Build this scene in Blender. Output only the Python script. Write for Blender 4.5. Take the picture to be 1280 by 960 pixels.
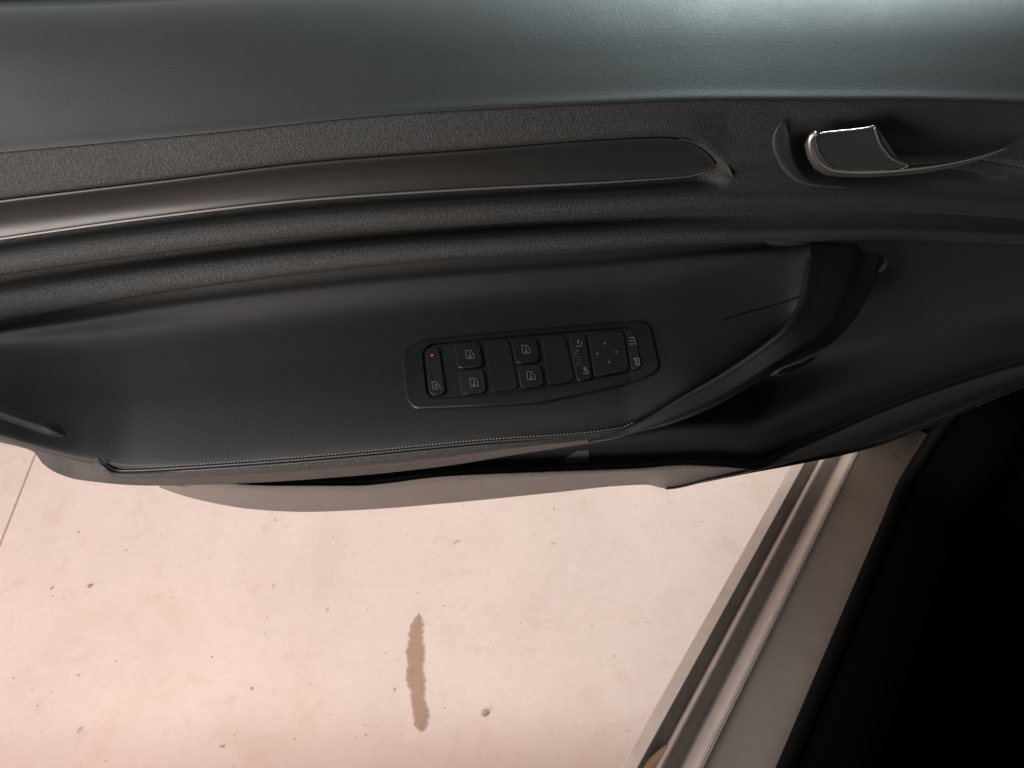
import bpy, bmesh, math, random
import numpy as np
from mathutils import Vector
from mathutils.bvhtree import BVHTree

# ------------------------------------------------------------------ clear
for o in list(bpy.data.objects):
    bpy.data.objects.remove(o, do_unlink=True)
SC = bpy.context.scene
COL = SC.collection
random.seed(7)
R = math.radians

# ------------------------------------------------------------------ camera
CAM = np.array([0.0, 0.42, 1.12])
FPX = 967.0                      # focal length for a 1280 px wide frame
PITCH = R(45.0)
cam_data = bpy.data.cameras.new('camera')
cam = bpy.data.objects.new('camera', cam_data)
COL.objects.link(cam)
cam.location = CAM
cam.rotation_euler = (R(90) - PITCH, 0, R(180))
cam_data.sensor_width = 36.0
cam_data.lens = 36.0 * FPX / 1280.0
cam_data.clip_start = 0.01
cam_data.clip_end = 200
SC.camera = cam
SC.render.resolution_x, SC.render.resolution_y = 1024, 768

# ------------------------------------------------------------------ world + lamps
w = bpy.data.worlds.new('World'); SC.world = w; w.use_nodes = True
bg = w.node_tree.nodes['Background']
bg.inputs[0].default_value = (0.93, 0.98, 0.98, 1)
bg.inputs[1].default_value = 0.12

def area(name, loc, target, sx, sy, power, color, spread=180):
    l = bpy.data.lights.new(name, 'AREA'); l.shape = 'RECTANGLE'
    l.size, l.size_y, l.energy, l.color = sx, sy, power, color
    l.spread = R(spread)
    o = bpy.data.objects.new(name, l); COL.objects.link(o)
    o.location = loc
    d = Vector(target) - Vector(loc)
    o.rotation_euler = d.to_track_quat('-Z', 'Y').to_euler()
    return o
# camera looks towards -Y, so +X is to the LEFT of the frame
area('floor_bounce_fill', (1.25, 0.95, 0.52), (0.0, -0.1, 0.60), 1.0, 0.6, 25, (1.0, 0.88, 0.81))  # added low panel; lights the door's inward faces in place of floor bounce
area('garage_lamp', (1.05, 0.32, 1.42), (0.1, 0.0, 0.4), 0.8, 0.7, 9, (0.98, 0.98, 1.0))
area('window_light', (-0.78, -1.52, 2.32), (-0.10, -0.18, 0.88), 0.55, 0.45, 21, (0.80, 0.97, 1.0), 110)
area('apron_light', (-1.55, -1.75, 1.45), (-0.1, -0.3, 0.0), 0.8, 0.6, 30, (1.0, 0.98, 0.96))
area('yard_light', (1.0, -2.0, 1.50), (-0.1, -0.2, 0.0), 2.2, 1.3, 26, (1.0, 0.95, 0.93))

vs = SC.view_settings
vs.view_transform = 'Standard'; vs.look = 'None'; vs.gamma = 1.0; vs.exposure = 0.0
vs.use_curve_mapping = False

# ------------------------------------------------------------------ pixel -> place helpers (survey of the photo)
FW = np.array([0, -math.cos(PITCH), -math.sin(PITCH)])
UP = np.array([0, -math.sin(PITCH), math.cos(PITCH)])
RT = np.array([-1.0, 0, 0])
def ray(px, py):
    return FW + RT * ((px - 640) / FPX) - UP * ((py - 480) / FPX)
def at_y(px, py, y):
    d = ray(px, py); return CAM + d * ((y - CAM[1]) / d[1])
def at_z(px, py, z):
    d = ray(px, py); return CAM + d * ((z - CAM[2]) / d[2])

class Cv:
    """monotone cubic curve through (x, value) points"""
    def __init__(s, pts):
        p = np.array(pts, float); s.x, s.y = p[:, 0], p[:, 1]
        h = np.diff(s.x); d = np.diff(s.y) / h
        m = np.zeros(len(s.x)); m[0], m[-1] = d[0], d[-1]
        for i in range(1, len(d)):
            if d[i-1] * d[i] <= 0: m[i] = 0
            else:
                w1, w2 = 2*h[i] + h[i-1], h[i] + 2*h[i-1]
                m[i] = (w1 + w2) / (w1/d[i-1] + w2/d[i])
        s.m = m
    def __call__(s, v):
        x, y, m = s.x, s.y, s.m
        if v <= x[0]: return y[0] + m[0]*(v - x[0])
        if v >= x[-1]: return y[-1] + m[-1]*(v - x[-1])
        i = int(np.searchsorted(x, v)) - 1
        h = x[i+1] - x[i]; t = (v - x[i]) / h
        return ((2*t**3-3*t*t+1)*y[i] + (t**3-2*t*t+t)*h*m[i]
                + (-2*t**3+3*t*t)*y[i+1] + (t**3-t*t)*h*m[i+1])

def sstep(a, b, v):
    t = min(1, max(0, (v - a) / (b - a))); return t*t*(3-2*t)

def spline(P, n):
    """centripetal Catmull-Rom through points P, about n samples per span"""
    P = [np.asarray(p, float) for p in P]
    if len(P) == 2:
        return [P[0] + (P[1]-P[0])*k/n for k in range(n+1)]
    Q = [2*P[0]-P[1]] + P + [2*P[-1]-P[-2]]
    out = []
    for i in range(1, len(Q)-2):
        p0, p1, p2, p3 = Q[i-1:i+3]
        t0 = 0; t1 = t0 + max(1e-6, np.linalg.norm(p1-p0))**.5
        t2 = t1 + max(1e-6, np.linalg.norm(p2-p1))**.5
        t3 = t2 + max(1e-6, np.linalg.norm(p3-p2))**.5
        for k in range(n):
            t = t1 + (t2-t1)*k/n
            a1 = (t1-t)/(t1-t0)*p0 + (t-t0)/(t1-t0)*p1
            a2 = (t2-t)/(t2-t1)*p1 + (t-t1)/(t2-t1)*p2
            a3 = (t3-t)/(t3-t2)*p2 + (t-t2)/(t3-t2)*p3
            b1 = (t2-t)/(t2-t0)*a1 + (t-t0)/(t2-t0)*a2
            b2 = (t3-t)/(t3-t1)*a2 + (t-t1)/(t3-t1)*a3
            out.append((t2-t)/(t2-t1)*b1 + (t-t1)/(t2-t1)*b2)
    out.append(P[-1])
    return out

# ------------------------------------------------------------------ materials
def mat(name, base, rough=.5, metal=0.0, spec=.5, grain=0.0, gscale=450, coat=0.0, var=0.0, emit=None, sheen=0.0, dirt=None):
    m = bpy.data.materials.new(name); m.use_nodes = True
    nt = m.node_tree; b = nt.nodes['Principled BSDF']
    b.inputs['Base Color'].default_value = (*base, 1)
    b.inputs['Roughness'].default_value = rough
    b.inputs['Metallic'].default_value = metal
    b.inputs['Specular IOR Level'].default_value = spec
    b.inputs['Coat Weight'].default_value = coat
    b.inputs['Sheen Weight'].default_value = sheen
    if emit:
        b.inputs['Emission Color'].default_value = (*emit[0], 1); b.inputs['Emission Strength'].default_value = emit[1]
    tc = nt.nodes.new('ShaderNodeTexCoord')
    if grain:
        v = nt.nodes.new('ShaderNodeTexVoronoi'); v.feature = 'DISTANCE_TO_EDGE'; v.inputs['Scale'].default_value = gscale
        n0 = nt.nodes.new('ShaderNodeTexNoise'); n0.inputs['Scale'].default_value = gscale*.6; n0.inputs['Detail'].default_value = 3
        mixv = nt.nodes.new('ShaderNodeMix'); mixv.data_type = 'VECTOR'; mixv.inputs[0].default_value = .004
        nt.links.new(tc.outputs['Object'], n0.inputs['Vector'])
        nt.links.new(tc.outputs['Object'], mixv.inputs[4]); nt.links.new(n0.outputs['Color'], mixv.inputs[5])
        nt.links.new(mixv.outputs[1], v.inputs['Vector'])
        mr = nt.nodes.new('ShaderNodeMapRange'); mr.inputs[2].default_value = .35
        nt.links.new(v.outputs['Distance'], mr.inputs[0])
        ad = nt.nodes.new('ShaderNodeMath'); ad.operation = 'ADD'
        nt.links.new(mr.outputs[0], ad.inputs[0]); nt.links.new(n0.outputs['Fac'], ad.inputs[1])
        bp = nt.nodes.new('ShaderNodeBump'); bp.inputs['Strength'].default_value = grain; bp.inputs['Distance'].default_value = .0006
        nt.links.new(ad.outputs[0], bp.inputs['Height']); nt.links.new(bp.outputs[0], b.inputs['Normal'])
    if dirt:
        nd = nt.nodes.new('ShaderNodeTexNoise'); nd.inputs['Scale'].default_value = 38; nd.inputs['Detail'].default_value = 9; nd.inputs['Roughness'].default_value = .7
        nt.links.new(tc.outputs['Object'], nd.inputs['Vector'])
        rd = nt.nodes.new('ShaderNodeValToRGB'); nt.links.new(nd.outputs['Fac'], rd.inputs[0])
        rd.color_ramp.elements[0].position = .30; rd.color_ramp.elements[0].color = (*dirt, 1)
        rd.color_ramp.elements[1].position = .56; rd.color_ramp.elements[1].color = (*base, 1)
        nt.links.new(rd.outputs[0], b.inputs['Base Color'])
    if var:
        n = nt.nodes.new('ShaderNodeTexNoise'); n.inputs['Scale'].default_value = 14; n.inputs['Detail'].default_value = 7; n.inputs['Roughness'].default_value = .65
        nt.links.new(tc.outputs['Object'], n.inputs['Vector'])
        mr = nt.nodes.new('ShaderNodeMapRange'); mr.inputs[1].default_value = .3; mr.inputs[2].default_value = .7
        mr.inputs[3].default_value = rough - var; mr.inputs[4].default_value = rough + var
        nt.links.new(n.outputs['Fac'], mr.inputs[0]); nt.links.new(mr.outputs[0], b.inputs['Roughness'])
    return m

M = {}
M['soft_pad']   = mat('soft_pad_vinyl', (.026, .028, .027), .55, grain=.14, gscale=560, var=.04)
M['grain']      = mat('grained_vinyl', (.020, .0205, .0195), .51, grain=.55, gscale=600, var=.05, sheen=.05)
M['leather']    = mat('smooth_leatherette', (.0165, .0165, .0165), .56, spec=.38, grain=.20, gscale=620, var=.05)
M['decor']      = mat('satin_decor_trim', (.022, .022, .021), .34, grain=.0, var=.04)
M['hard']       = mat('hard_plastic', (.020, .020, .020), .50, grain=.40, gscale=800, var=.06)
M['handle']     = mat('handle_plastic', (.012, .012, .012), .55, spec=.32, var=.05)
M['lip']        = mat('grey_hard_plastic', (.17, .155, .147), .48, grain=.6, gscale=520, var=.05)
M['smooth']     = mat('smooth_plastic', (.017, .0175, .019), .52, grain=.0, var=.05)
M['switch']     = mat('switch_plastic', (.010, .0105, .011), .45, var=.05)
M['button']     = mat('button_plastic', (.014, .0145, .015), .50, var=.05)
M['print']      = mat('white_print', (.20, .20, .20), .6)
M['printdim']   = mat('worn_white_print', (.10, .10, .10), .6)
M['led']        = mat('red_indicator', (.4, .01, .02), .3, emit=((1.0, .03, .08), 1.0))
M['chrome']     = mat('satin_chrome', (.78, .75, .72), .38, metal=1.0, var=.03)
M['bezel']      = mat('satin_bezel', (.055, .056, .054), .42, var=.04)
M['lever']      = mat('lever_face', (.055, .058, .058), .42, metal=.4, var=.05)
M['thread']     = mat('seam_thread', (.30, .285, .27), .6)
M['piping']     = mat('seam_piping', (.07, .066, .062), .42)
M['paint']      = mat('silver_paint', (.68, .58, .52), .36, metal=.15, coat=.25, var=.08, dirt=(.58, .485, .425))
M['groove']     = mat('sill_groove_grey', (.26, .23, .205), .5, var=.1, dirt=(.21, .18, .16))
M['tread']      = mat('sill_tread_paint', (.64, .52, .455), .34, metal=.35, coat=.1, var=.10, dirt=(.57, .46, .40))
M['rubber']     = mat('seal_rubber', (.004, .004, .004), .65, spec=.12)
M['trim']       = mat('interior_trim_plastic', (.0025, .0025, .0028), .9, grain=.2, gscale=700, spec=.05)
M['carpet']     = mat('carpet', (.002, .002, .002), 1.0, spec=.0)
M['glass']      = mat('window_glass', (.02, .03, .03), .05)
M['leaf']       = mat('dry_leaf', (.42, .26, .15), .6, var=.1)
M['stone']      = mat('grit_stone', (.32, .25, .195), .6, var=.1)
M['chip']       = mat('rust_chip', (.40, .17, .06), .7)

def concrete(name, tint, dark=1.0):
    m = bpy.data.materials.new(name); m.use_nodes = True
    nt = m.node_tree; b = nt.nodes['Principled BSDF']; L = nt.links
    tc = nt.nodes.new('ShaderNodeTexCoord')
    def noise(sc, det, ro=.6, dist=0):
        n = nt.nodes.new('ShaderNodeTexNoise'); n.inputs['Scale'].default_value = sc; n.inputs['Detail'].default_value = det
        n.inputs['Roughness'].default_value = ro; n.inputs['Distortion'].default_value = dist
        L.new(tc.outputs['Object'], n.inputs['Vector']); return n
    def ramp(src, stops):
        r = nt.nodes.new('ShaderNodeValToRGB'); L.new(src, r.inputs[0])
        e = r.color_ramp.elements
        e[0].position, e[0].color = stops[0][0], (*stops[0][1], 1)
        e[1].position, e[1].color = stops[-1][0], (*stops[-1][1], 1)
        for p, c in stops[1:-1]:
            k = e.new(p); k.color = (*c, 1)
        return r
    def mult(a, bb, f=1.0):
        x = nt.nodes.new('ShaderNodeMix'); x.data_type = 'RGBA'; x.blend_type = 'MULTIPLY'; x.inputs[0].default_value = f
        L.new(a, x.inputs[6]); L.new(bb, x.inputs[7]); return x.outputs[2]
    t = np.array(tint) * dark
    base = ramp(noise(3.2, 6, .6, .4).outputs['Fac'], [(.32, tuple(t*.93)), (.5, tuple(t)), (.68, tuple(t*1.05))])
    yel = ramp(noise(5.0, 5, .7, 1.2).outputs['Fac'], [(.55, (1, 1, 1)), (.72, (.96, .92, .84))])
    c = mult(base.outputs[0], yel.outputs[0])
    speck = ramp(noise(130, 3, .6).outputs['Fac'], [(.24, (.66, .62, .58)), (.33, (1, 1, 1))])
    c = mult(c, speck.outputs[0], .8)
    fine = ramp(noise(60, 8, .75).outputs['Fac'], [(.3, (.94, .93, .92)), (.7, (1.03, 1.03, 1.03))])
    c = mult(c, fine.outputs[0])
    pit = ramp(noise(48, 2, .5, .6).outputs['Fac'], [(.235, (.62, .52, .44)), (.285, (1, 1, 1))])
    c = mult(c, pit.outputs[0], .75)
    blot = ramp(noise(11, 4, .6, .8).outputs['Fac'], [(.30, (.93, .90, .87)), (.42, (1, 1, 1)), (.62, (1, 1, 1)), (.74, (1.04, 1.04, 1.045))])
    c = mult(c, blot.outputs[0])
    # streaky trowel marks
    mp = nt.nodes.new('ShaderNodeMapping'); mp.inputs['Scale'].default_value = (9, 3, 1); mp.inputs['Rotation'].default_value = (0, 0, .25)
    L.new(tc.outputs['Object'], mp.inputs['Vector'])
    n2 = nt.nodes.new('ShaderNodeTexNoise'); n2.inputs['Scale'].default_value = 1.6; n2.inputs['Detail'].default_value = 6
    L.new(mp.outputs[0], n2.inputs['Vector'])
    st = ramp(n2.outputs['Fac'], [(.35, (.985, .98, .975)), (.6, (1.0, 1.0, 1.0))])
    c = mult(c, st.outputs[0])
    L.new(c, b.inputs['Base Color'])
    b.inputs['Roughness'].default_value = .62
    b.inputs['Specular IOR Level'].default_value = .35
    bp = nt.nodes.new('ShaderNodeBump'); bp.inputs['Strength'].default_value = .25; bp.inputs['Distance'].default_value = .002
    L.new(noise(90, 6, .7).outputs['Fac'], bp.inputs['Height']); L.new(bp.outputs[0], b.inputs['Normal'])
    return m
M['concrete'] = concrete('pale_concrete', (.575, .426, .374))
M['damp']     = concrete('damp_concrete', (.34, .208, .148))
M['damp_core'] = concrete('damp_concrete_core', (.305, .185, .13))
M['damp_edge'] = concrete('damp_concrete_edge', (.48, .35, .285))
M['subbase']  = mat('joint_filler', (.34, .28, .24), .9)

# ------------------------------------------------------------------ object helpers
def link(name, verts, faces, material, parent=None, smooth=True, kind=None):
    org = Vector(parent['_org']) if parent is not None and '_org' in parent else Vector((0, 0, 0))
    me = bpy.data.meshes.new(name)
    me.from_pydata([tuple(Vector(v) - org) for v in verts], [], faces)
    me.materials.append(material)
    if smooth:
        for p in me.polygons: p.use_smooth = True
    me.update()
    o = bpy.data.objects.new(name, me); COL.objects.link(o)
    if parent is not None:
        o.parent = parent
        if '_org' in parent: o['_org'] = tuple(org)
    if kind: o['kind'] = kind
    return o

def thing(name, label, cat, loc, group=None):
    o = bpy.data.objects.new(name, None); COL.objects.link(o)
    o.empty_display_size = .05
    o.location = loc; o['_org'] = tuple(loc); o['label'] = label; o['category'] = cat
    if group: o['group'] = group
    return o

def tag(o, label, cat):
    o['label'] = label; o['category'] = cat; return o

def grid(cols):
    n = len(cols[0]); V = [p for c in cols for p in c]; F = []
    for i in range(len(cols)-1):
        for j in range(n-1):
            a = i*n + j
            F.append((a, a+1, a+n+1, a+n))
    return V, F

def loft(name, xs, section, n, material, parent):
    """section(px) -> list of smooth control-point runs"""
    runs = [section(x) for x in xs]
    V, F = [], []
    for k in range(len(runs[0])):
        v, f = grid([spline(r[k], n) for r in runs])
        o = len(V); V += v; F += [tuple(i+o for i in q) for q in f]
    ob = link(name, V, F, material, parent)
    return ob

def bvh_of(ob):
    me = ob.data; off = Vector(ob.get('_org', (0, 0, 0)))
    return BVHTree.FromPolygons([v.co + off for v in me.vertices], [tuple(p.vertices) for p in me.polygons])
def cast(bvh, px, py):
    d = Vector(ray(px, py)).normalized()
    h = bvh.ray_cast(Vector(CAM), d)
    return h[0], h[1]

def tube(path, rad, seg=8, caps=True):
    P = [np.asarray(p, float) for p in path]
    V, F = [], []
    nrm = np.array([.31, .52, .79]); n = len(P)
    for i, p in enumerate(P):
        t = P[min(i+1, n-1)] - P[max(i-1, 0)]; t = t/ (np.linalg.norm(t)+1e-9)
        a = nrm - t*np.dot(nrm, t); a /= np.linalg.norm(a); b = np.cross(t, a); nrm = a
        r = rad[i] if hasattr(rad, '__len__') else rad
        for k in range(seg):
            th = 2*math.pi*k/seg
            V.append(p + r*(a*math.cos(th) + b*math.sin(th)))
    for i in range(n-1):
        for k in range(seg):
            F.append((i*seg+k, i*seg+(k+1) % seg, (i+1)*seg+(k+1) % seg, (i+1)*seg+k))
    if caps:
        F.append(tuple(range(seg))[::-1]); F.append(tuple((n-1)*seg+k for k in range(seg)))
    return V, F

XS = list(np.linspace(-200, 1450, 330))
def rng(a, b, step): return list(np.linspace(a, b, max(2, int((b-a)/step)+1)))

# =================================================================== SETTING: floor
floor = link('floor', [(-6, -6, -.006), (6, -6, -.006), (6, 6, -.006), (-6, 6, -.006)], [(0, 1, 2, 3)], M['subbase'], None, False)
floor['kind'] = 'structure'
ja, jb = at_z(45, 565, 0)[:2], at_z(0, 680, 0)[:2]
jd = (jb - ja)/np.linalg.norm(jb - ja)
jn = np.array([-jd[1], jd[0]])
if jn[0] < 0: jn = -jn          # jn points to the left of the frame (+X)
def slab(sign):
    e = ja + jn*.0022*sign
    a, b = e - jd*6, e + jd*6
    c, d = b + jn*sign*7, a + jn*sign*7
    top = [(*a, 0), (*b, 0), (*c, 0), (*d, 0)]
    # bevelled joint edge
    e2 = jn*(-.0015*sign)
    low = [(*(a+e2), -.005), (*(b+e2), -.005)]
    V = top + low; F = [(0, 1, 2, 3), (0, 4, 5, 1)]
    return link('concrete_slab', V, F, M['concrete'], floor, False)
slab_main = slab(-1); slab_side = slab(1)

# damp stain: ragged thin film on the slab
rs = random.Random(3)
cen = Cv([(768, 523), (785, 521), (815, 519.5), (850, 520), (880, 524), (912, 527.5)])
wid = Cv([(768, 2.5), (776, 6), (790, 8), (815, 11), (850, 11), (868, 9), (885, 10), (903, 8.5), (910, 6), (913, 2.5)])
for grow, hgt, mk in ((1.3, .0004, 'damp_edge'), (0, .0008, 'damp'), (-3.2, .0012, 'damp_core')):
    rs = random.Random(3); Lp, Rp = [], []; a1 = a2 = 0
    for yy in np.linspace(767 - grow, 913 + grow, 170):
        a1 = a1*.75 + rs.uniform(-.75, .75); a2 = a2*.75 + rs.uniform(-.75, .75)
        j1 = a1 + .9*math.sin(yy*.21) + .5*math.sin(yy*.57+2); j2 = a2 + .8*math.sin(yy*.17+1) + .5*math.sin(yy*.71)
        Lp.append(at_z(cen(yy) - max(.3, wid(yy) - .8 + j1 + grow), yy, hgt)); Rp.append(at_z(cen(yy) + max(.3, wid(yy) - .8 + j2 + grow), yy, hgt))
    V = Lp + Rp; n = len(Lp)
    link('stain', V, [(i, i+1, n+i+1, n+i) for i in range(n-1)], M[mk], floor, False)

# =================================================================== CAR BODY (sill, seal, interior trim)
body = thing('parked_car', 'silver car body sill with stepped metal ledges and black rubber seal below the open door', 'car',
             tuple(at_z(1000, 800, .20)))
SA = R(34.8)
T = np.array([-math.sin(SA), -math.cos(SA)]); Nn = np.array([-math.cos(SA), math.sin(SA)])   # along sill (to the front) / inboard
def spt(u, s, z): q = T*u + Nn*s; return np.array([q[0], q[1], z])
def s_of(px, py, z):
    p = at_z(px, py, z)[:2]; return float(np.dot(p, Nn)), float(np.dot(p, T))
prof = [(832.7, .3430), (851, .3530), (853, .3525), (870.0, .3390), (871.5, .3450), (874, .3515), (878, .3520), (881, .3495), (900, .3370),
        (903, .339), (906, .3425), (920, .3515), (922, .3525), (924.5, .3565), (927, .3562), (930, .350), (1016, .340)]
S = [(s_of(px, 860, z)[0], z) for px, z in prof]
u0, u1 = -1.2, 1.25
us = np.linspace(u0, u1, 50)
so = S[0][0]
def strip(name, pts, material, parent=body):
    V, F = grid([[spt(u, s, z) for s, z in pts] for u in us])
    return link(name, V, F, material, parent)
def rounded(pts, k=.18, n=4):
    out = [pts[0]]
    for i in range(1, len(pts)-1):
        a, b, c = map(np.array, (pts[i-1], pts[i], pts[i+1]))
        la, lc = np.linalg.norm(a-b), np.linalg.norm(c-b)
        r = min(.0011, la*.4, lc*.4)
        p, q = b + (a-b)/la*r, b + (c-b)/lc*r
        for t in np.linspace(0, 1, n):
            out.append(tuple((1-t)**2*p + 2*t*(1-t)*b + t*t*q))
    out.append(pts[-1]); return out
outer = [(so+.045, .16), (so+.012, .175), (so-.001, .23), (so-.001, .335)]
strip('rocker_panel', rounded(outer + [S[0], S[1]] ), M['paint'])
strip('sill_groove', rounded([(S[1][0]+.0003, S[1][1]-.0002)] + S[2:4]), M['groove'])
strip('sill_ridge', rounded([(S[3][0]+.0002, S[3][1]-.001)] + S[4:8]), M['paint'])
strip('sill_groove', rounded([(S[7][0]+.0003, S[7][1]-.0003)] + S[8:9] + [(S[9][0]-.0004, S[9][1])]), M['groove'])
strip('sill_ridge', rounded([(S[8][0]+.0006, S[8][1]-.001)] + S[9:15]), M['paint'])
strip('sill_tread', rounded([(S[14][0]+.0003, S[14][1]-.0003), S[15], S[16], (S[16][0]+.012, S[16][1]+.001), (S[16][0]+.045, S[16][1]-.008)]), M['tread'])
for sx, zz, rr in ((S[13][0] - .0004, S[13][1] - .0006, .0010), (S[12][0]-.0005, S[12][1] + .0002, .0006), (S[6][0], S[6][1] - .0003, .0007)):
    V, F = tube([spt(u, sx, zz) for u in us], rr, 8); link('sill_bead', V, F, M['paint'], body)
# hinge pillar and front wing ahead of the opening: unseen, added to shade the sill
def wing(u):
    k = so - .002
    return [spt(u, k + .05, .17), spt(u, k + .005, .22), spt(u, k, .40), spt(u, k - .012, .70), spt(u, k + .015, .90), spt(u, k + .06, .95), spt(u, k + .08, .955)]
cols = [spline(wing(u), 3)[::3] for u in (.50, .505, .55, .75, 1.0, 1.25)]
V, F = grid(cols); link('front_wing', V, F, M['paint'], body)
hp = [spt(.535, so + .07, .20), spt(.535, so + .07, 1.0), spt(.535, so + .42, 1.0), spt(.535, so + .42, .20), spt(.60, so + .07, .20), spt(.60, so + .07, 1.0), spt(.60, so + .42, 1.0), spt(.60, so + .42, .20)]
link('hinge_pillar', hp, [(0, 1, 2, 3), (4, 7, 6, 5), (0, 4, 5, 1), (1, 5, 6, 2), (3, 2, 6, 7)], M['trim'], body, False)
# rubber seal along the sill, then up the front pillar
s_in = S[-1][0]
pth = []
s_seal, uA = s_of(1112, 686, .352)
s_seal = s_of(1024, 860, .352)[0]
ue = s_of(1140, 590, .352)[1]
for u in np.linspace(u0, ue - .10, 30): pth.append(spt(u, s_seal, .352))
e0 = spt(ue - .02, s_seal, .358); e1 = at_y(1199, 506, e0[1] - .05); e2 = at_y(1245, 471, e0[1] - .085); e3 = at_y(1290, 436, e0[1] - .12); e4 = at_y(1340, 395, e0[1]-.15)
pth = spline([pth[0], pth[10], pth[20], pth[-1], e0, e1, e2, e3, e4], 12)
V, F = tube(pth, .008, 12)
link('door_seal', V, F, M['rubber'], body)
# interior trim: inboard of the seal, ridge then down to footwell, rising with the seal at the front
cols = []
for i, p in enumerate(pth):
    k = sstep(len(pth)*.55, len(pth)-1, i)
    nb = np.array([Nn[0], Nn[1], 0])
    pr = [p + nb*.004 + [0, 0, -.006], p + nb*.016 + [0, 0, .004], p + nb*.035 + [0, 0, .006 + .02*k], p + nb*.06 + [0, 0, -.002+.02*k], p + nb*.075 + [0, 0, -.03], p + nb*.085 + [0, 0, -.12]]
    cols.append(spline(pr, 5))
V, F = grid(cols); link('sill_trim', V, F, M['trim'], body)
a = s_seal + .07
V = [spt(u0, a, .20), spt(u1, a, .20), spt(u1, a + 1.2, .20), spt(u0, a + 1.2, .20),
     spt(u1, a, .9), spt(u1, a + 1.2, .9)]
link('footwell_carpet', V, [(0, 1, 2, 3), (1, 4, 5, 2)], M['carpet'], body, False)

# =================================================================== CAR DOOR
door = thing('car_door', 'open black car door seen from inside with armrest, switches and pull handle', 'car door', (0, -.10, .42))

C0 = Cv([(-200, 22), (0, 12), (120, 8), (260, 1), (420, -4), (700, -10), (1000, -14), (1450, -14)])
C1 = Cv([(-200, 208), (0, 190), (250, 167), (500, 142), (700, 131), (900, 124), (1100, 124), (1450, 135)])
C2 = Cv([(-200, 275), (0, 248), (200, 224), (400, 200), (600, 185), (760, 173), (830, 170), (860, 173.5), (882, 183), (899, 197), (912, 207), (960, 207), (1450, 220)])
C3 = Cv([(-200, 331), (0, 300), (200, 272), (400, 250), (600, 237), (760, 229), (840, 224), (912, 219), (1100, 220), (1450, 232)])
C4 = Cv([(-200, 376), (0, 344), (200, 316), (400, 294), (600, 280), (700, 274), (900, 265), (1100, 264), (1280, 272), (1450, 284)])
C5 = Cv([(-200, 450), (0, 402), (100, 384), (200, 366), (400, 340), (500, 330), (600, 322), (700, 316), (900, 303), (1100, 300), (1450, 310)])
F_ = Cv([(-200, 440), (0, 513), (90, 547), (118, 570), (150, 588), (250, 583), (400, 572), (600, 553), (770, 539), (805, 525), (850, 498), (900, 470), (950, 436), (985, 406), (1003, 377), (1015, 350)])
G_ = Cv([(-200, 505), (0, 553), (42, 565), (55, 581), (75, 593), (100, 600), (190, 607), (300, 604), (440, 595), (560, 582), (640, 569), (760, 550), (805, 541), (850, 531)])
FY = Cv([(-200, .012), (0, .021), (90, .026), (150, .030), (300, .039), (640, .046), (740, .042), (805, .033), (850, .019), (900, -.002), (960, -.032), (1015, -.058)])

FS = Cv([(-200, 492), (-100, 522), (0, 547), (50, 562), (110, 577), (170, 586), (260, 583), (400, 572), (600, 553), (770, 539), (805, 525), (850, 498), (900, 470), (950, 436), (985, 406), (1003, 377), (1015, 350)])
AT = [(.04, -.112, 0), (.10, -.103, 0), (.20, -.094, 0), (.42, -.094, .30), (.68, -.094, .66), (.90, -.094, .92), (1.0, -.094, 1.0)]
def pad_y(x, py):
    c5, f, fy = C5(x), FS(x), FY(x); t = (py - c5)/(f - c5)
    return float(np.interp(t, [a[0] for a in AT], [a[1] + (fy + .094)*a[2] for a in AT]))
def edge_y(x): return FY(x) if x >= 150 else pad_y(x, F_(x)) + .006*(1 - sstep(55, 100, x))

def dent(px, py):
    """finger bowl behind the release lever"""
    dx = (px - 1120)/ (150 if px < 1120 else 260); dy = (py - (190 - .03*(px-1120))) / 44
    r = (abs(dx)**2.6 + abs(dy)**2.2)
    return .019 * (1 - sstep(.25, 1.0, r))

# upper soft pad
def sec_upper(x):
    c0, c1 = C0(x), C1(x)
    q = lambda f, y: at_y(x, c0 + (c1-c0)*f, y)
    back = at_y(x, c0, -.215) + np.array([0, -.060, -.010])
    return [[back, at_y(x, c0, -.215) + np.array([0, -.006, -.0005]), at_y(x, c0, -.215), q(.12, -.197), q(.35, -.172), q(.65, -.146), q(.9, -.126), at_y(x, c1, -.1180), at_y(x, c1, -.1180) + np.array([0, -.002, -.002])]]
upper = loft('upper_pad', XS, sec_upper, 5, M['soft_pad'], door)
# window belt seal and glass
def sec_seal(x):
    b = at_y(x, C0(x), -.215) + np.array([0, -.060, -.010])
    return [[b + [0, .006, .000], b + [0, .004, .008], b + [0, -.004, .009], b + [0, -.006, -.004]]]
loft('belt_seal', rng(-200, 1450, 30), sec_seal, 4, M['rubber'], door)
def sec_glass(x):
    b = at_y(x, C0(x), -.215) + np.array([0, -.0685, -.024])
    return [[b, b + [0, -.004, 0.06]]]
loft('window_glass', rng(-200, 1450, 60), sec_glass, 1, M['glass'], door)

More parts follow.
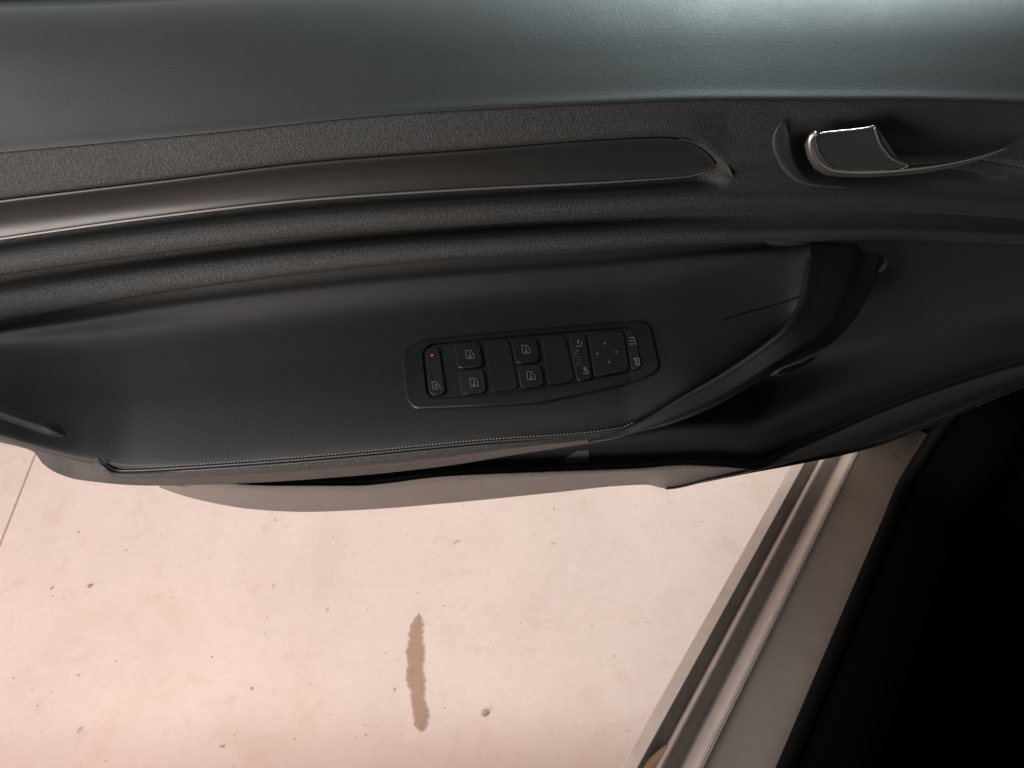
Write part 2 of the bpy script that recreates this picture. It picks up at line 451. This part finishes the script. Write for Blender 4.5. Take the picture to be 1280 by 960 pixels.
# mid panel with channel for the decor strip
def sec_mid(x):
    k = 1 - sstep(870, 914, x)
    c1, c2, c3, c4 = C1(x), C2(x), C3(x), C4(x)
    fade = 1 - .6*sstep(700, 1000, x)
    st = at_y(x, c1, -.1180) + np.array([0, -.0015, -.0008])
    r1 = [st, at_y(x, c1 + 2, -.1175), at_y(x, c1 + (c2-c1)*.3, -.1145), at_y(x, c1 + (c2-c1)*.7, -.1105), at_y(x, c2 - 2, -.1095),
          at_y(x, c2, -.1105) + np.array([0, -.0015*k, -.0012*k])]
    e = r1[-1]
    ch1 = e + np.array([0, -.008*k, -.001]); ch2 = at_y(x, c3, -.113) + np.array([0, -.014*k, .001])
    r2 = [e, ch1, ch2]
    b0 = at_y(x, c3, -.113) + np.array([0, -.014*k, .001])
    r3 = [b0, at_y(x, c3 + (c4-c3)*.15, -.113 - .010*k), at_y(x, c3 + (c4-c3)*.42, -.1090), at_y(x, c3 + (c4-c3)*.68, -.1035), at_y(x, c3 + (c4-c3)*.9, -.1025), at_y(x, c4, -.1040),
          at_y(x, c4, -.1040) + np.array([0, -.004, -.003]), at_y(x, c4, -.1040) + np.array([0, -.004 - .012*fade, -.004])]
    out = [r1, r2, r3]
    if x > 940:
        for run in out:
            for i, p in enumerate(run):
                v = p - CAM; dd = v / np.dot(v, FW)
                px = 640 + FPX*np.dot(dd, RT); py = 480 - FPX*np.dot(dd, UP)
                run[i] = p + np.array([0, -dent(px, py), 0])
    return out
mid = loft('door_panel', rng(-200, 860, 5)+rng(863, 1320, 3)+rng(1326, 1450, 12), sec_mid, 6, M['grain'], door)

# decor strip
D2 = Cv([(-200, 276.5), (0, 249.5), (200, 225.5), (400, 201.5), (600, 186.5), (760, 174.5), (830, 172), (855, 175), (875, 184), (888, 195.5), (895, 206)])
D3 = Cv([(-200, 330), (0, 299), (200, 271), (400, 249), (600, 236), (760, 228), (830, 223.5), (860, 221), (880, 216), (890, 211.5), (895, 207)])
def sec_dec(x):
    a, b = D2(x), D3(x); k = min(1, (b-a)/30)
    q = lambda f, y: at_y(x, a + (b-a)*f, y)
    return [[q(0, -.1130) + np.array([0, -.002, 0]), q(0.03, -.1130), q(.3, -.1158), q(.6, -.1175), q(.8, -.1174), q(.93, -.1166), q(1, -.1158), q(1, -.1158) + np.array([0, -.0015, -.0016]), q(1, -.1158) + np.array([0, -.008*k-.001, -.002])]]
loft('decor_strip', rng(-200, 800, 10)+rng(802, 895, 1.5), sec_dec, 5, M['decor'], door)

P = [at_y(x, D3(x) - .3, -.1152) for x in rng(-200, 800, 12)+rng(805, 885, 5)]
V, F = tube(P, [.0010*(1 - .7*sstep(700, 900, x)) for x in rng(-200, 800, 12)+rng(805, 885, 5)], 10); link('decor_edge_highlight', V, F, mat('pale_edge_highlight', (.22, .205, .195), .38, metal=.6), door)  # paler metal bead: the light caught on the strip edge put into colour
# second grained band
def sec_band(x):
    c4, c5 = C4(x), C5(x); f = 1 - .7*sstep(650, 1000, x)
    q = lambda t, y: at_y(x, c4 + (c5-c4)*t, y)
    return [[q(0, -.1075) + np.array([0, -.020*f-.001, .006]), q(.12, -.108 - .016*f), q(.42, -.108), q(.68, -.1015), q(.9, -.0995), q(1, -.1010), q(1, -.1010) + np.array([0, -.004, -.003]), q(1, -.1010) + np.array([0, -.016, -.004])]]
loft('lower_band', XS, sec_band, 6, M['grain'], door)

# armrest pad
def sec_arm(x):
    c5, f, fy = C5(x), FS(x), FY(x)
    q = lambda t, y: at_y(x, c5 + (f-c5)*t, y)
    st = at_y(x, c5, -.1045) + np.array([0, -.014, .004])
    s = sstep(900, 1000, x)
    return [[st, q(.04, -.112), q(.10, -.103), q(.20, -.094 ), q(.42, -.094 + (fy+.094)*.30), q(.68, -.094 + (fy+.094)*.66), q(.90, -.094 + (fy+.094)*.92), q(.975, fy - .001), q(1, fy), q(1, fy) + np.array([0, -.001, -.004])]]
arm = loft('armrest_pad', rng(-200, 60, 10)+rng(63, 170, 3)+rng(176, 760, 8)+rng(764, 1013, 4), sec_arm, 6, M['leather'], door)

# armrest border below the seam
def sec_skirt(x):
    f, g, fy = F_(x), G_(x), edge_y(x)
    g -= 7*sstep(772, 812, x)
    q = lambda t, y: at_y(x, f + (g-f)*t, y)
    D = .011*sstep(60, 200, x) + .003; fy -= .009*sstep(768, 812, x)
    E = q(1, fy + .005 - D)
    return [[q(0, fy) + np.array([0, -.009, -.006]), q(0, fy-.0015), q(.07, fy + .001), q(.25, fy + .004), q(.5, fy + .005), q(.72, fy + .005 - D*.4), q(.9, fy + .005 - D*.75), E, E + np.array([0, -.012, -.006]), E + np.array([0, -.07, -.012])]]
loft('armrest_border', rng(-200, 30, 10)+rng(33, 170, 2.5)+rng(176, 812, 6), sec_skirt, 5, M['grain'], door)

# seam: two piping cords and stitches
for off, yo, rr in ((.3, .0012, .0008), (4.4, .0030, .0007)):
    P = [at_y(x, F_(x) + off, FY(x) + yo) for x in rng(120, 800, 5)]
    V, F = tube(P, rr, 6); link('piping', V, F, M['piping'], door)
V, F = [], []
for off in (-2.0, 6.5):
    for x in np.arange(150, 790, 4.2):
        a = at_y(x, F_(x) + off - .5, FY(x) - .0005 + .0025*(off > 0)) + UP*.0006 - FW*.0006
        b = at_y(x+2.6, F_(x+2.6) + off + .5, FY(x) - .0005 + .0025*(off > 0)) + UP*.0006 - FW*.0006
        v, f = tube([a, (a+b)/2 - FW*.0003, b], .0005, 5)
        o_ = len(V); V += v; F += [tuple(i+o_ for i in q) for q in f]
link('stitching', V, F, M['thread'], door, kind='stuff')

# map pocket, lower panel
H_ = Cv([(-200, 470), (0, 520), (60, 545), (100, 570), (150, 588), (200, 597), (270, 603), (350, 607), (440, 607), (560, 595), (700, 589), (800, 585), (860, 581), (905, 583), (935, 586), (1000, 560), (1130, 505), (1200, 480), (1300, 450), (1450, 415)])
HY = Cv([(-200, -.01), (600, .004), (860, -.004), (935, -.012), (1000, -.028), (1130, -.05), (1300, -.07), (1450, -.08)])
K_ = Cv([(-200, 565), (100, 575), (165, 592), (200, 609), (250, 625), (320, 637), (380, 640), (440, 638), (560, 629), (700, 615), (780, 607), (808, 606), (832, 610.5), (880, 600), (936, 587.5)])
def sec_lower(x):
    h, hy = H_(x), HY(x)
    W0 = Cv([(-200, 440), (0, 395), (400, 335), (700, 311), (1000, 301), (1100, 298), (1450, 306)])(x)
    w0y = -.126 + .019*sstep(880, 1010, x)
    dip = 1 - sstep(560, 1180, x)
    p0 = at_y(x, W0, w0y); kk = 1 - sstep(900, 940, x)
    m1 = W0 + (h - W0)*.45; m2 = W0 + (h-W0)*.8
    y1 = -.092; k1 = sstep(560, 1000, x); yb = (-.040 - .04*(1 - sstep(200, 380, x)))*(1 - k1) + k1*(-.085)
    k2 = sstep(700, 1150, x); y2 = (-.014 - .05*(1 - sstep(200, 340, x)))*(1-k2) + k2*(hy - .018)
    return [[p0, at_y(x, m1, y1), at_y(x, W0 + (h-W0)*(.80 - .2*k1), yb), at_y(x, W0 + (h-W0)*(.90 - .08*k1), y2), at_y(x, h - 5, hy - .012) + np.array([0, -.008*dip, -.010*dip]), at_y(x, h - 1, hy - .003) + np.array([0, -.003*kk, -.012*dip - .003*kk]), at_y(x, h, hy) + np.array([0, -.003*kk, -.006*kk])]]
low = loft('lower_panel', rng(150, 1450, 5), sec_lower, 7, M['smooth'], door)
def sec_lip(x):
    h, k, hy = H_(x), K_(x), HY(x)
    dk = .036*(1 - .9*sstep(780, 936, x)); ky = hy - dk
    q = lambda t, y: at_y(x, h + (k-h)*t, y)
    E = q(1, ky)
    return [[q(0, hy) + np.array([0, -.003, -.008]), q(0, hy+.0005), q(.12, hy+.002), q(.35, hy - dk*.12), q(.6, hy - dk*.42), q(.82, hy - dk*.72), E, E + np.array([0, -.02, -.015]), E + np.array([0, -.05, -.018])]]
loft('pocket_lip', rng(200, 780, 6)+rng(784, 936, 3), sec_lip, 5, M['lip'], door)
RB = Cv([(815, 611), (832, 611.5), (880, 602.5), (930, 592.5), (1000, 580), (1090, 560), (1170, 530), (1280, 484), (1450, 432)])
def sec_rail(x):
    hx = H_(x) if x > 936 else K_(x)
    hy = HY(x) if x > 936 else HY(x) - .036*(1 - .9*sstep(780, 936, x))
    b = max(RB(x), hx + .8); ky = hy - .002
    q = lambda t, y: at_y(x, hx + (b-hx)*t, y)
    E = q(1, ky)
    return [[q(0, hy) + np.array([0, -.004, -.003]), q(0, hy + .0015), q(.1, hy+.0035), q(.5, hy + .007), q(.85, ky-.006), E, E + np.array([0, -.03, -.015]), E + np.array([0, -.05, -.018])]]
loft('lower_rail', rng(832, 1450, 5), sec_rail, 5, M['hard'], door)

# pull handle
HP = [((735, 546), (735, 553), .045, .049), ((770, 541), (768, 550), .045, .050), ((805, 526.5), (805, 542), .044, .051), ((850, 499), (850, 531), .036, .049), ((900, 470.5), (900, 511), .024, .041),
      ((950, 436.5), (956, 480), .006, .028), ((985, 406.5), (1003, 454), -.014, .008), ((1003, 377.5), (1050, 427), -.036, -.020), ((1009, 345), (1079, 385), -.062, -.052), ((1013, 315), (1096, 342), -.092, -.088), ((1016, 298), (1104, 306), -.113, -.113)]
LP = spline([at_y(*h[0], h[2]) for h in HP], 7); RP = spline([at_y(*h[1], h[3]) for h in HP], 7)
cols = []
for i, (l, r) in enumerate(zip(LP, RP)):
    wv = r - l; W = np.linalg.norm(wv); nrm = -FW
    dn = FW*.012 if i > 8 else FW*.012*i/8
    fade = min(1, i/8)
    pts = [l + dn*2.2 + wv*.15, l + dn*.8, l]
    for t in (.15, .32, .48, .60):
        pts.append(l + wv*t + nrm*W*.08*math.sin(math.pi*t**1.3)*fade)
    rl = fade*(1 - sstep(40, 60, i))
    pts += [l + wv*.72 + FW*.001*rl, l + wv*.86 + FW*.010*rl, r + FW*.024*rl, r + FW*.029*fade + np.array([0, -.006, -.003])*fade, r + dn*2.6 - wv*.25]
    cols.append(spline(pts, 3))
V, F = grid(cols); link('pull_handle', V, F, M['handle'], door)

# lens-shaped cover on the handle, crescent at its foot, cavity seam
def prism_px(pts, yfun, h, inset=.9):
    c = np.mean(np.array(pts), 0)
    base = [at_y(p[0], p[1], yfun(p)) for p in pts]
    top = [at_y(c[0] + (p[0]-c[0])*inset, c[1] + (p[1]-c[1])*inset, yfun(p)) - FW*h for p in pts]
    bot = [b + FW*.003 for b in base]
    n = len(pts); V = bot + base + top
    F = [(i, (i+1) % n, n+(i+1) % n, n+i) for i in range(n)] + [(n+i, n+(i+1) % n, 2*n+(i+1) % n, 2*n+i) for i in range(n)] + [tuple(range(2*n, 3*n))]
    return V, F
cy = Cv([(960, .035), (1025, .006)])
V, F = prism_px([(963, 469.5), (972, 462.5), (985, 457), (1000, 452), (1015, 447), (1024, 444), (1014, 452.5), (1000, 460), (985, 466.5), (972, 470)], lambda p: cy(p[0]), .002, .8)
link('handle_cover', V, F, M['decor'], door, False)
P = [at_y(x, y, -.092) for x, y in ((1088, 344), (1097, 341.5), (1104, 336), (1108, 329), (1107, 322))]
V, F = tube(spline(P, 5), [.0006+.0022*math.sin(math.pi*min(1, .08+.9*i/20)) for i in range(21)], 8); link('handle_foot', V, F, M['smooth'], door)

# ---------------- release lever and its bezel
def ribbon_ring(outer, inner, yo, yi, bul, name, material, parent):
    O = spline([at_y(p[0], p[1], yo) for p in outer], 6); I = spline([at_y(p[0], p[1], yi) for p in inner], 6)
    cols = []
    for a, b in zip(O, I):
        m = (a+b)/2 - FW*bul
        cols.append(spline([a + FW*.004, a, m, b, b + FW*.006], 4))
    V, F = grid(cols); return link(name, V, F, material, parent)
ribbon_ring([(850, 172.5), (876, 178.5), (897, 191), (911, 208), (916, 220)], [(850, 174), (873, 182.5), (890, 195.5), (901, 210), (914, 221.5)], -.1095, -.1140, .0006, 'decor_tip_highlight', M['bezel'], door)  # panel edge crescent at the strip tip, its highlight put into a paler colour
ribbon_ring([(977, 153), (969, 165), (967.5, 182), (974, 201), (987, 217), (1003, 228), (1024, 232), (1060, 234)],
            [(984, 154), (986, 165), (988, 182), (992, 200), (1002, 216), (1014, 226), (1030, 231), (1060, 234.5)],
            -.108, -.113, .001, 'handle_bezel', M['bezel'], door)
lev = [(1012, 176), (1014, 170), (1021, 166.5), (1040, 164.5), (1065, 162), (1085, 159), (1092.5, 156.5), (1095, 164), (1099, 176), (1106, 188), (1114, 197), (1124, 203), (1135, 206), (1160, 205), (1190, 201), (1220, 195), (1243, 189.5), (1260, 184.5),
       (1245, 191.5), (1222, 199), (1190, 207), (1160, 212), (1130, 215), (1095, 217), (1060, 217), (1038, 214.5), (1024, 206), (1016, 193)]
lc = np.array([1055, 188])
def lev_y(p): return -.104 - .014*sstep(1120, 1265, p[0])
outl = [at_y(p[0], p[1], lev_y(p)) for p in lev]
def inset_poly(pts, d):
    n = len(pts); out = []
    P = np.array(pts, float)
    area2 = sum(P[i][0]*P[(i+1) % n][1] - P[(i+1) % n][0]*P[i][1] for i in range(n))
    sg = 1 if area2 > 0 else -1
    for i in range(n):
        t1 = P[i]-P[i-1]; t2 = P[(i+1) % n]-P[i]
        t = t1/np.linalg.norm(t1) + t2/np.linalg.norm(t2); L_ = np.linalg.norm(t)
        t = t/L_ if L_ > 1e-3 else t2/np.linalg.norm(t2)
        dd = d if not hasattr(d, '__len__') else d[i]
        out.append(P[i] + np.array([-t[1], t[0]])*sg*dd)
    return out
dl = [3.2 if p[0] < 1100 else (2.2 if p[0] < 1140 else .9) for p in lev]
dl = [.9 if (p[1] < 168 or 1088 < p[0] < 1112 and p[1] < 196) else d for p, d in zip(lev, dl)]
dl = [5.5 if (p[0] < 1030 and p[1] > 168) else d for p, d in zip(lev, dl)]
i1 = inset_poly(lev, [d*.2 for d in dl]); i2 = inset_poly(lev, dl)
rings = [[at_y(p[0], p[1], lev_y(p)) + FW*.010 for p in lev], outl,
         [at_y(p[0], p[1], lev_y(q)) - FW*.0007 for p, q in zip(i1, lev)],
         [at_y(p[0], p[1], lev_y(q)) - FW*.0030 for p, q in zip(i2, lev)]]
n = len(lev); V = sum(rings, []); F = []
for k in range(3):
    F += [(k*n+i, k*n+(i+1) % n, (k+1)*n+(i+1) % n, (k+1)*n+i) for i in range(n)]
lever = link('release_lever', V, F, M['chrome'], door)
bm = bmesh.new(); vs_ = [bm.verts.new(Vector(v) - Vector(door['_org'])) for v in rings[3][:13] + rings[3][22:]]
f = bm.faces.new(vs_); bmesh.ops.triangulate(bm, faces=[f]); me = bpy.data.meshes.new('lever_face'); bm.to_mesh(me); bm.free()
me.materials.append(M['lever']); o = bpy.data.objects.new('lever_face', me); COL.objects.link(o); o.parent = lever

for pts_, r_ in (([(1021, 167), (1014.5, 171.5), (1013, 180), (1016, 192), (1024, 204), (1038, 212.5), (1060, 215.5), (1095, 215.5), (1130, 213), (1160, 209.5), (1190, 204.5), (1220, 197.5), (1243, 190.5), (1258, 185)], .0014),
                 ([(1025, 166.6), (1040, 165), (1065, 162.5), (1085, 159.5), (1092, 157)], .0008), ([(1093, 159), (1096, 169), (1100, 180), (1107, 190), (1115, 198.5), (1126, 204), (1135, 207), (1127, 211)], .0007)):
    P = spline([at_y(p[0], p[1], lev_y(p) + .003) for p in pts_], 5); nP = len(P)
    V, F = tube(P, [r_*(1 - .75*sstep(.45, 1, i/nP))*(1 + .7*(r_ > .0012)*(1 - sstep(.2, .45, i/nP))) for i in range(nP)], 10); link('lever_trim', V, F, M['chrome'], lever)
# seam in the cavity behind the handle
P = [at_y(x, y, pad_y(x, y) + .0004) for x, y in ((898, 402), (925, 393), (950, 386), (975, 379), (1000, 370))]
V, F = tube(spline(P, 4), .0005, 6); link('cavity_seam', V, F, M['rubber'], door)

# ---------------- switch panel on the armrest
BV = bvh_of(arm)
cor = [(512, 440), (520, 505), (670, 415), (680, 500), (815, 405), (822, 465), (600, 460), (740, 445)]
PP = np.array([np.array(cast(BV, *c)[0]) for c in cor])
PC = PP.mean(0); _, _, vt = np.linalg.svd(PP - PC); PN = vt[2]
if np.dot(PN, FW) > 0: PN = -PN
PH = max(float(np.dot(p - PC, PN)) for p in PP)
print('panel normal', PN, 'max dev', PH, [round(float(np.dot(p-PC, PN))*1000, 1) for p in PP])
def onp(px, py, h):
    d = ray(px, py); p, nn = cast(BV, px, py)
    return np.array(p) - d*(h/float(np.dot(-d, PN)))
def smooth_poly(pts, n=4, rad=6):
    out = []; m = len(pts)
    for i in range(m):
        a, b, c = np.array(pts[i-1], float), np.array(pts[i], float), np.array(pts[(i+1) % m], float)
        r = min(rad, np.linalg.norm(a-b)*.35, np.linalg.norm(c-b)*.35)
        p, q = b + (a-b)/np.linalg.norm(a-b)*r, b + (c-b)/np.linalg.norm(c-b)*r
        for t in np.linspace(0, 1, n): out.append(tuple((1-t)**2*p + 2*t*(1-t)*b + t*t*q))
    return out
B_out = [(501, 440), (528, 424), (660, 411), (760, 403), (812, 400), (826, 462), (800, 475), (740, 490), (677, 503), (600, 508), (518, 511), (508, 500)]
B_in = [(528, 441), (536, 431), (660, 419), (760, 411), (792, 409), (803, 459), (790, 464), (740, 475), (677, 486), (600, 495), (540, 498), (533, 490)]
H0 = .0
so_, si_ = smooth_poly(B_out, 6, 14), smooth_poly(B_in, 6, 8)
n = len(so_)
rings = [[onp(*p, -.002) for p in so_], [onp(*p, .0012) for p in so_], [onp(*p, .0024) for p in inset_poly(so_, 2.2)], [onp(*p, .0026) for p in inset_poly(si_, -1.0)], [onp(*p, .0006) for p in si_]]
V = sum(rings, []); F = []
for k in range(4): F += [(k*n+i, k*n+(i+1) % n, (k+1)*n+(i+1) % n, (k+1)*n+i) for i in range(n)]
panel = link('switch_panel', V, F, M['switch'], door, False)
def button(name, pts, h0, h1, material=None, tilt=0, rnd=True):
    pts = smooth_poly([p for p in pts], 3) if rnd else pts
    yb = max(p[1] for p in pts); yt = min(p[1] for p in pts)
    hh = lambda p: h1 + tilt*((p[1]-yt)/(yb-yt) - .5)
    ins = inset_poly(pts, 1.3); n = len(pts)
    V = [onp(*p, H0 + h0) for p in pts] + [onp(*p, H0 + hh(p) - .0007) for p in pts] + [onp(*q, H0 + hh(p)) for p, q in zip(pts, ins)]
    F = [(i, (i+1) % n, n+(i+1) % n, n+i) for i in range(n)] + [(n+i, n+(i+1) % n, 2*n+(i+1) % n, 2*n+i) for i in range(n)] + [tuple(range(2*n, 3*n))]
    return link(name, V, F, material or M['button'], panel, False)
button('lock_switch', [(530.5, 435), (549, 432.5), (557, 489), (553, 493), (541, 494.5), (536.5, 490)], -.001, .0024, tilt=.0006)
ws = [[(567.5, 429.5), (600, 426.5), (604, 458), (572, 461)], [(573, 463.5), (604.5, 460.5), (608.5, 490.5), (577.5, 494)],
      [(639.5, 424), (671, 421), (675, 451.5), (645, 455)], [(646, 457.5), (675.5, 454.5), (680.5, 482), (651.5, 486.5)]]
for k, q in enumerate(ws): button('window_switch', q, -.001, .0026, tilt=.0014 if k % 2 == 0 else -.0008)
for q in ([(605.5, 426), (636, 423.5), (648.5, 486.5), (613.5, 491)], [(676.5, 420.5), (706, 418), (719, 476.5), (686, 483)]):
    button('blank_plate', q, -.001, .0014)
button('mirror_fold_switch', [(711, 419), (731.5, 417), (740.5, 471), (737, 474), (724, 477), (720.5, 473)], -.001, .0024, tilt=.0008)
button('mirror_joystick_pad', [(734, 416.5), (779.5, 412.5), (786.5, 463), (743, 472)], -.001, .0022)
button('mirror_select_switch', [(782, 412), (793, 411), (802.5, 457), (799, 460), (789.5, 462)], -.001, .0024, tilt=.0008)
# indicator
c = onp(540, 444, H0 + .0026); V, F = [], []
ax = onp(541.3, 444, H0 + .0026) - c; ay = np.cross(PN, ax)
V = [c + PN*.0006] + [c + ax*1.05*math.cos(t) + ay*1.05*math.sin(t) for t in np.linspace(0, 2*math.pi, 13)[:-1]]
F = [(0, 1+i, 1+(i+1) % 12) for i in range(12)]
link('indicator_lamp', V, F, M['led'], panel)

def symbol(name, lines, cx, cy, material, h=.0014, wd=.75, shear=.13, sc=1.0, fills=()):
    """flat print: polylines in px about (cx, cy)"""
    V, F = [], []
    T_ = lambda p: (cx + (p[0] + shear*p[1])*sc, cy + p[1]*sc - .08*p[0]*sc)
    for ln in lines:
        for a, b in zip(ln[:-1], ln[1:]):
            a_, b_ = np.array(T_(a)), np.array(T_(b)); d = b_ - a_; L_ = np.linalg.norm(d); d /= L_; nn = np.array([-d[1], d[0]])*wd/2
            q = [a_ - d*wd*.3 - nn, b_ + d*wd*.3 - nn, b_ + d*wd*.3 + nn, a_ - d*wd*.3 + nn]
            o_ = len(V); V += [onp(*p, H0 + h) for p in q]; F.append((o_, o_+1, o_+2, o_+3))
    for fl in fills:
        o_ = len(V); V += [onp(*T_(p), H0 + h) for p in fl]; F.append(tuple(range(o_, o_+len(fl))))
    return link(name, V, F, material, panel, False)
win = [[(-4.5, 5), (-4.5, -5), (1, -5), (4.8, 0), (5, 5), (-4.5, 5)], [(0, 4.6), (0, -2.5)], [(-1.6, 2.4), (0, 4.4), (1.6, 2.4)]]
for (x, y), hh in (((587.3, 443), .0040), ((592.5, 478), .0038), ((657.5, 436.5), .0040), ((663.5, 469.5), .0038)):
    symbol('window_symbol', win, x, y, M['print'], h=hh)
symbol('lock_symbol', [[(-4.5, 5), (-4.5, -5), (0, -5), (4.5, 0), (5, 5)], [(-1.5, 4.8), (-1.5, 0), (0, -2), (1.5, 0), (1.5, 4.8), (-1.5, 4.8)]], 545, 482, M['print'], h=.0034)
tri = lambda d: [(1.9*math.cos(d + t), 1.9*math.sin(d + t)) for t in (0, 2.2, -2.2)]
for x, y, d in ((756, 429, -math.pi/2), (746.7, 442.2, math.pi), (770.5, 440, 0), (761.3, 453, math.pi/2)):
    symbol('arrow_symbol', [], x, y, M['print'], h=.0028, shear=0, fills=[tri(d)])
mir = [[(-3, 4.2), (3.6, 4.2), (3.6, -1)], [(-.6, 2), (-.6, -4)], [(-.6, -4), (.8, -1)]]
symbol('mirror_fold_symbol', mir, 723, 428.5, M['print'], h=.0034, wd=.9)
symbol('mirror_fold_symbol', mir + [[(1.5, -4), (1.5, 2)]], 731, 463, M['print'], h=.0034, wd=.9)
msel = [[(-3, -4), (3.4, -4), (3.8, 4.4), (1.5, 4.4)], [(-3, -4), (-1, -2), (-1, 4), (1, 4)], [(1, -2), (1, 3)]]
symbol('mirror_symbol', [[(3, -4), (-2.5, -4)], [(3, -4), (4, 5)], [(-3, 4), (1, 4)], [(-2, 0), (1, 0)]], 790, 426, M['print'], h=.0034, wd=.85)
symbol('mirror_symbol', msel, 795.5, 452, M['print'], h=.0034, wd=.85)
# AUTO, reading downwards: glyph strokes in a 4 x 5 cell, turned a quarter
gl = {'A': [[(0, 0), (2, 5), (4, 0)], [(.8, 2), (3.2, 2)]], 'U': [[(0, 5), (0, 1), (1, 0), (3, 0), (4, 1), (4, 5)]], 'T': [[(0, 5), (4, 5)], [(2, 5), (2, 0)]],
      'O': [[(0, 1), (0, 4), (1, 5), (3, 5), (4, 4), (4, 1), (3, 0), (1, 0), (0, 1)]]}
lines = []
for k, ch in enumerate('AUTO'):
    for ln in gl[ch]: lines.append([((p[1]-2.5)*1.15*-1*-1, (k*5.2 + p[0] - 9.8)*1.02) for p in ln])
symbol('auto_lettering', lines, 722.3, 446.5, M['printdim'], h=.0034, wd=.7, shear=.17)

# sticker inside the pocket
BL = bvh_of(low)
V = []
for p in ((699, 579), (713, 568), (722, 563.5), (736, 562.5), (736, 578)):
    h = cast(BL, *p); V.append(np.array(h[0]) - FW*.001)
link('pocket_label', V, [(0, 1, 2, 3, 4)], mat('grey_label', (.09, .09, .10), .6), door, False)

# painted outer shell of the door
def sec_shell(x):
    b = at_y(x, C0(x), -.178); z0 = b[2]; X = b[0]
    return [[(X, -.238, z0 - .02), (X, -.262, z0 - .05), (X, -.285, z0 - .25), (X, -.278, .47), (X, -.264, .41), (X, -.24, .40), (X, -.19, .50), (X, -.12, .59)]]
loft('outer_skin', rng(-200, 1450, 40), sec_shell, 4, M['paint'], door)

# shut faces closing the door shell at its rear and front ends
for px_, yb in ((-199, -.115), (1449, -.12)):
    ring = [np.array(p) for p in sec_shell(px_)[0]] + [at_y(px_, (G_(px_) if px_ < 0 else RB(px_)) - 2, yb), at_y(px_, C5(px_), -.130), at_y(px_, C4(px_), -.128), at_y(px_, C3(px_), -.124), at_y(px_, C2(px_), -.120), at_y(px_, C1(px_), -.124), at_y(px_, (C0(px_)+C1(px_))/2, -.168), at_y(px_, C0(px_), -.222)]
    cen_ = np.mean(np.array(ring), 0); n = len(ring)
    link('door_shut_face', [cen_] + ring, [(0, 1+i, 1+(i+1) % n) for i in range(n)], M['smooth'], door, False)

# =================================================================== SMALL THINGS
# dry leaf stuck in the sill groove
def leaf(px, py, z):
    c = at_z(px, py, z); V, F = [], []
    t3 = np.array([T[0], T[1], 0]); n3 = np.array([Nn[0], Nn[1], 0])
    prof_ = [(-.5, .10), (-.35, .75), (-.1, 1), (.2, .95), (.42, .7), (.5, .15)]
    for u, w_ in prof_:
        for k in range(7):
            s = -1 + 2*k/6
            V.append(c + t3*u*.042 + n3*s*w_*.0062 + n3*.004*math.sin(u*3) + np.array([0, 0, .004 - .003*s*s]))
    F = [(i*7+k, i*7+k+1, (i+1)*7+k+1, (i+1)*7+k) for i in range(len(prof_)-1) for k in range(6)]
    return link('dry_leaf', V, F, M['leaf'], None)
tag(leaf(819, 953, .347), 'curled tan dry leaf lying in the sill groove', 'leaf')

def pebble_mesh(c, r, seed, flat=.55):
    rr = random.Random(seed); bm = bmesh.new(); bmesh.ops.create_icosphere(bm, subdivisions=1, radius=1)
    V = []
    sx, sy, a = rr.uniform(.7, 1.2), rr.uniform(.6, 1.0), rr.uniform(0, 3.1)
    for v in bm.verts:
        k = rr.uniform(.78, 1.12); x, y, z = v.co.x*sx*k, v.co.y*sy*k, v.co.z*flat*k
        V.append(np.array([c[0] + r*(x*math.cos(a) - y*math.sin(a)), c[1] + r*(x*math.sin(a) + y*math.cos(a)), c[2] + r*flat*.6 + r*z]))
    F = [tuple(v.index for v in f.verts) for f in bm.faces]; bm.free(); return V, F
V, F = pebble_mesh(at_z(607, 890, 0), .0062, 5); tag(link('pebble', V, F, M['stone'], None, False), 'small pale pebble on the concrete right of the brown stain', 'pebble')
V, F = pebble_mesh(at_z(113, 732, 0), .0052, 9, .3); tag(link('rust_chip', V, F, M['chip'], None, False), 'tiny orange rust chip on the concrete at the left', 'chip')
V, F = [], []
spots = [(65, 735, 3.4), (80, 748, 3), (66, 745, 1.6), (91, 748, 1.8), (172, 674, 2.6), (158, 688, 2.6), (98, 665, 2.4), (54, 685, 2), (185, 747, 2.2), (98, 844, 3.6), (145, 826, 2.4), (17, 848, 2.8), (40, 863, 2.4), (64, 865, 2.4),
         (14, 785, 2), (47, 882, 1.8), (47, 891, 1.6), (52, 914, 1.6), (100, 956, 2), (132, 951, 1.8), (315, 861, 3.2), (293, 919, 2.8), (278, 933, 3.4), (265, 821, 2), (457, 919, 2.2), (368, 924, 2.2), (387, 855, 1.8), (331, 792, 1.8),
         (560, 682, 2.6), (682, 650, 2.4), (509, 669, 2), (601, 692, 1.8), (509, 719, 2), (522, 741, 2.2), (555, 757, 2.6), (610, 715, 2.2), (651, 779, 2.2), (740, 783, 2.4), (768, 820, 2.2), (637, 904, 2.6), (556, 885, 2), (414, 893, 2), (457, 906, 2), (525, 940, 2), (634, 787, 1.8), (595, 816, 1.8), (493, 862, 3), (668, 669, 2)]
for i, (x, y, r) in enumerate(spots):
    v, f = pebble_mesh(at_z(x, y, 0), r*random.Random(i).uniform(.55, 1.0)*.00095, i, .3); o_ = len(V); V += v; F += [tuple(k+o_ for k in q) for q in f]
rg = random.Random(21)
for i in range(220):
    v, f = pebble_mesh(at_z(rg.uniform(-60, 900), rg.uniform(590, 1000), 0), rg.uniform(.0004, .0011), 100+i, .4); o_ = len(V); V += v; F += [tuple(k+o_ for k in q) for q in f]
g = link('floor_grit', V, F, M['stone'], None, False); g['kind'] = 'stuff'; g['label'] = 'scattered dark grit on the pale concrete'; g['category'] = 'grit'

for o in bpy.data.objects:
    if '_org' in o: del o['_org']
